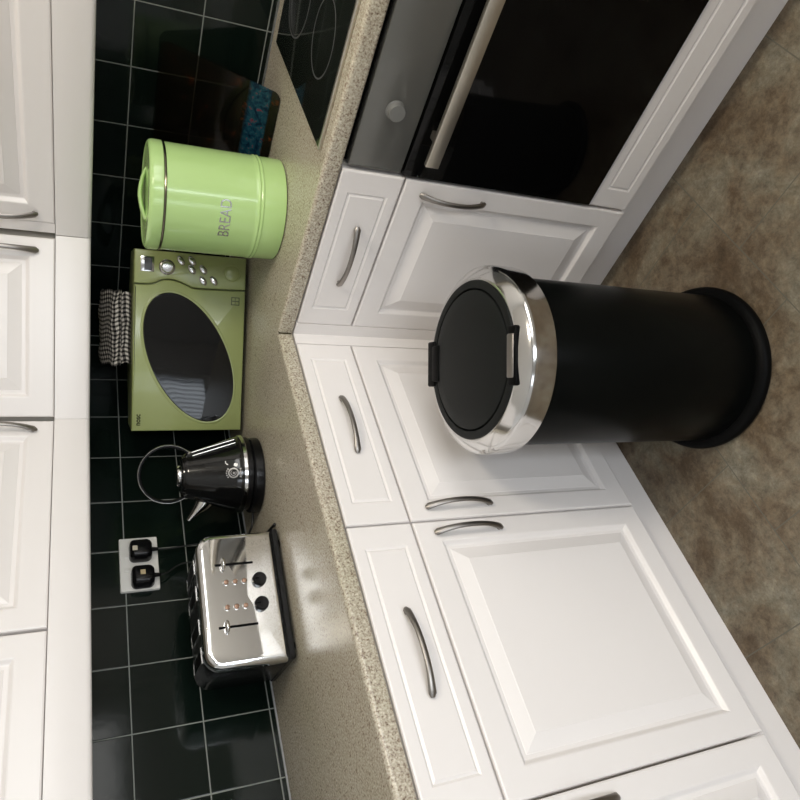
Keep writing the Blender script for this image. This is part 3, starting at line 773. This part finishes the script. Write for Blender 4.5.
plug(-.9085, 1.1850, 'black mains plug above the toaster in the double socket, pale mark at its middle', 'fuse', .001, .001,
     [(0, -.015, -.042), (.006, -.012, -.060), (.030, -.008, -.100), (.028, -.008, -.17), (.0, -.008, -.24), (-.04, -.010, -.274), (-.08, -.012, -.2785)])

# ------------------------------------------------------------------ pedal-free round bin
rb = thing('waste_bin', 'tall round black kitchen bin with a shiny chrome collar and flat black lid', 'bin', (-0.9710, -0.8905, 0), math.radians(-41.8))
obj('base_rim', lathe(bmesh.new(), [(0, .001), (.184, .001), (.1895, .005), (.1905, .012), (.1885, .020), (.182, .026), (.1705, .0285), (0, .0285)], 96), 'black_plastic', rb)
obj('body', lathe(bmesh.new(), [(0, .029), (.1695, .029), (.1705, .031), (.1705, .30), (.1705, .575), (.168, .580), (0, .580)], 96), 'bin_black', rb)
obj('collar', lathe(bmesh.new(), [(.1708, .5665), (.1855, .5655), (.1878, .5672), (.1884, .572), (.1884, .608), (.1878, .6135), (.1862, .6175), (.1830, .6210), (.1790, .6240), (.1640, .6335), (.1612, .6345), (.1580, .6342), (.1580, .585)], 128), 'chrome', rb)
obj('lid_ring', lathe(bmesh.new(), [(.1576, .585), (.1577, .6345), (.1562, .6368), (.1500, .6378), (.1420, .6372), (.1405, .6345), (.1403, .60), (.1576, .585)], 112), 'bin_lid', rb)
ld = obj('lid', lathe(bmesh.new(), [(0, .600), (.1380, .600), (.1384, .6345), (.1374, .6372), (.1345, .6385), (.110, .6412), (.06, .6435), (0, .6445)], 112), 'bin_lid', rb)
# latch on the near side, hinge on the far side
bm = bmesh.new(); R = []
for s_ in (0,):
    box(bm, -.054, .054, -.1635, -.138, .6280, .6395, .004, 3)
obj('latch_housing', bm, 'black_plastic', rb)
lt = obj('latch_button', B(-.040, .040, -.1580, -.1370, .634, .6412, .003, 3), 'nickel', rb); lt['label'] = 'silver latch button on the near edge of the lid'
bm = bmesh.new(); box(bm, -.050, .048, .138, .1690, .622, .6420, .004, 3); box(bm, -.040, .038, .118, .150, .634, .6425, .003, 2)
obj('hinge', bm, 'black_plastic', rb)

# ------------------------------------------------------------------ light
wd_ = bpy.data.worlds.new('world'); sc.world = wd_; wd_.use_nodes = True
bg = wd_.node_tree.nodes['Background']; bg.inputs['Color'].default_value = (0.80, 0.88, 1.0, 1); bg.inputs['Strength'].default_value = 1.2
def area(name, loc, rot, sx, sy, e, col):
    l = bpy.data.lights.new(name, 'AREA'); l.shape = 'RECTANGLE'; l.size = sx; l.size_y = sy; l.energy = e; l.color = col
    o = bpy.data.objects.new(name, l); COL.objects.link(o); o.location = loc; o.rotation_euler = rot; return o
area('window_daylight', ((WA + WB)/2, WY0 - 0.16, (WZ0 + WZ1)/2 + .02), (PI/2, 0, 0), WB - WA - .1, WZ1 - WZ0 - .1, 22, (1.0, 0.965, 0.90))
area('glazed_door_daylight', (WX0 - 0.16, (EA + EB)/2, 1.15), (PI/2, 0, -PI/2), EB - EA - .1, 1.7, 16, (0.86, 0.93, 1.0))
area('door_daylight', ((DA + DB)/2, WY0 - 0.16, 1.04), (PI/2, 0, 0), DB - DA - .16, 1.85, 44, (0.90, 0.95, 1.0))

cl_ = thing('ceiling_light', 'round flush white ceiling light behind the camera', 'ceiling light', (-1.05, -2.25, 2.4))
obj('fitting', lathe(bmesh.new(), [(0, -.0005), (.20, -.0005), (.205, -.010), (.195, -.035), (.19, -.030), (0, -.028)], 64), 'frame', cl_)
l = bpy.data.lights.new('ceiling_lamp', 'AREA'); l.shape = 'DISK'; l.size = 0.36; l.energy = 21; l.color = (1.0, 0.91, 0.76)
o = bpy.data.objects.new('ceiling_lamp', l); COL.objects.link(o); o.parent = cl_; o.location = (0, 0, -.04)

# ------------------------------------------------------------------ camera
pitch, roll, f = 0.4386, 0.0070, 690.12
fw = Vector((math.cos(yaw)*math.cos(pitch), math.sin(yaw)*math.cos(pitch), -math.sin(pitch)))
r_ = Vector((math.sin(yaw), -math.cos(yaw), 0)); up = r_.cross(fw)
r2 = r_*math.cos(roll) + up*math.sin(roll); u2 = up*math.cos(roll) - r_*math.sin(roll)
cd = bpy.data.cameras.new('camera'); co = bpy.data.objects.new('camera', cd); COL.objects.link(co)
mx = Matrix((-u2, r2, -fw)).transposed().to_4x4(); mx.translation = Vector((-1.8218, -1.7141, 1.3415))
co.matrix_world = mx
cd.sensor_width = 36; cd.sensor_fit = 'HORIZONTAL'; cd.lens = f/800*36; cd.clip_start = 0.02
sc.camera = co
vs = sc.view_settings
vs.view_transform = 'Standard'; vs.look = 'None'; vs.gamma = 1; vs.use_curve_mapping = False; vs.exposure = 0.0
sc.cycles.max_bounces = 10; sc.cycles.diffuse_bounces = 6; sc.cycles.glossy_bounces = 6
sc.cycles.sample_clamp_indirect = 4
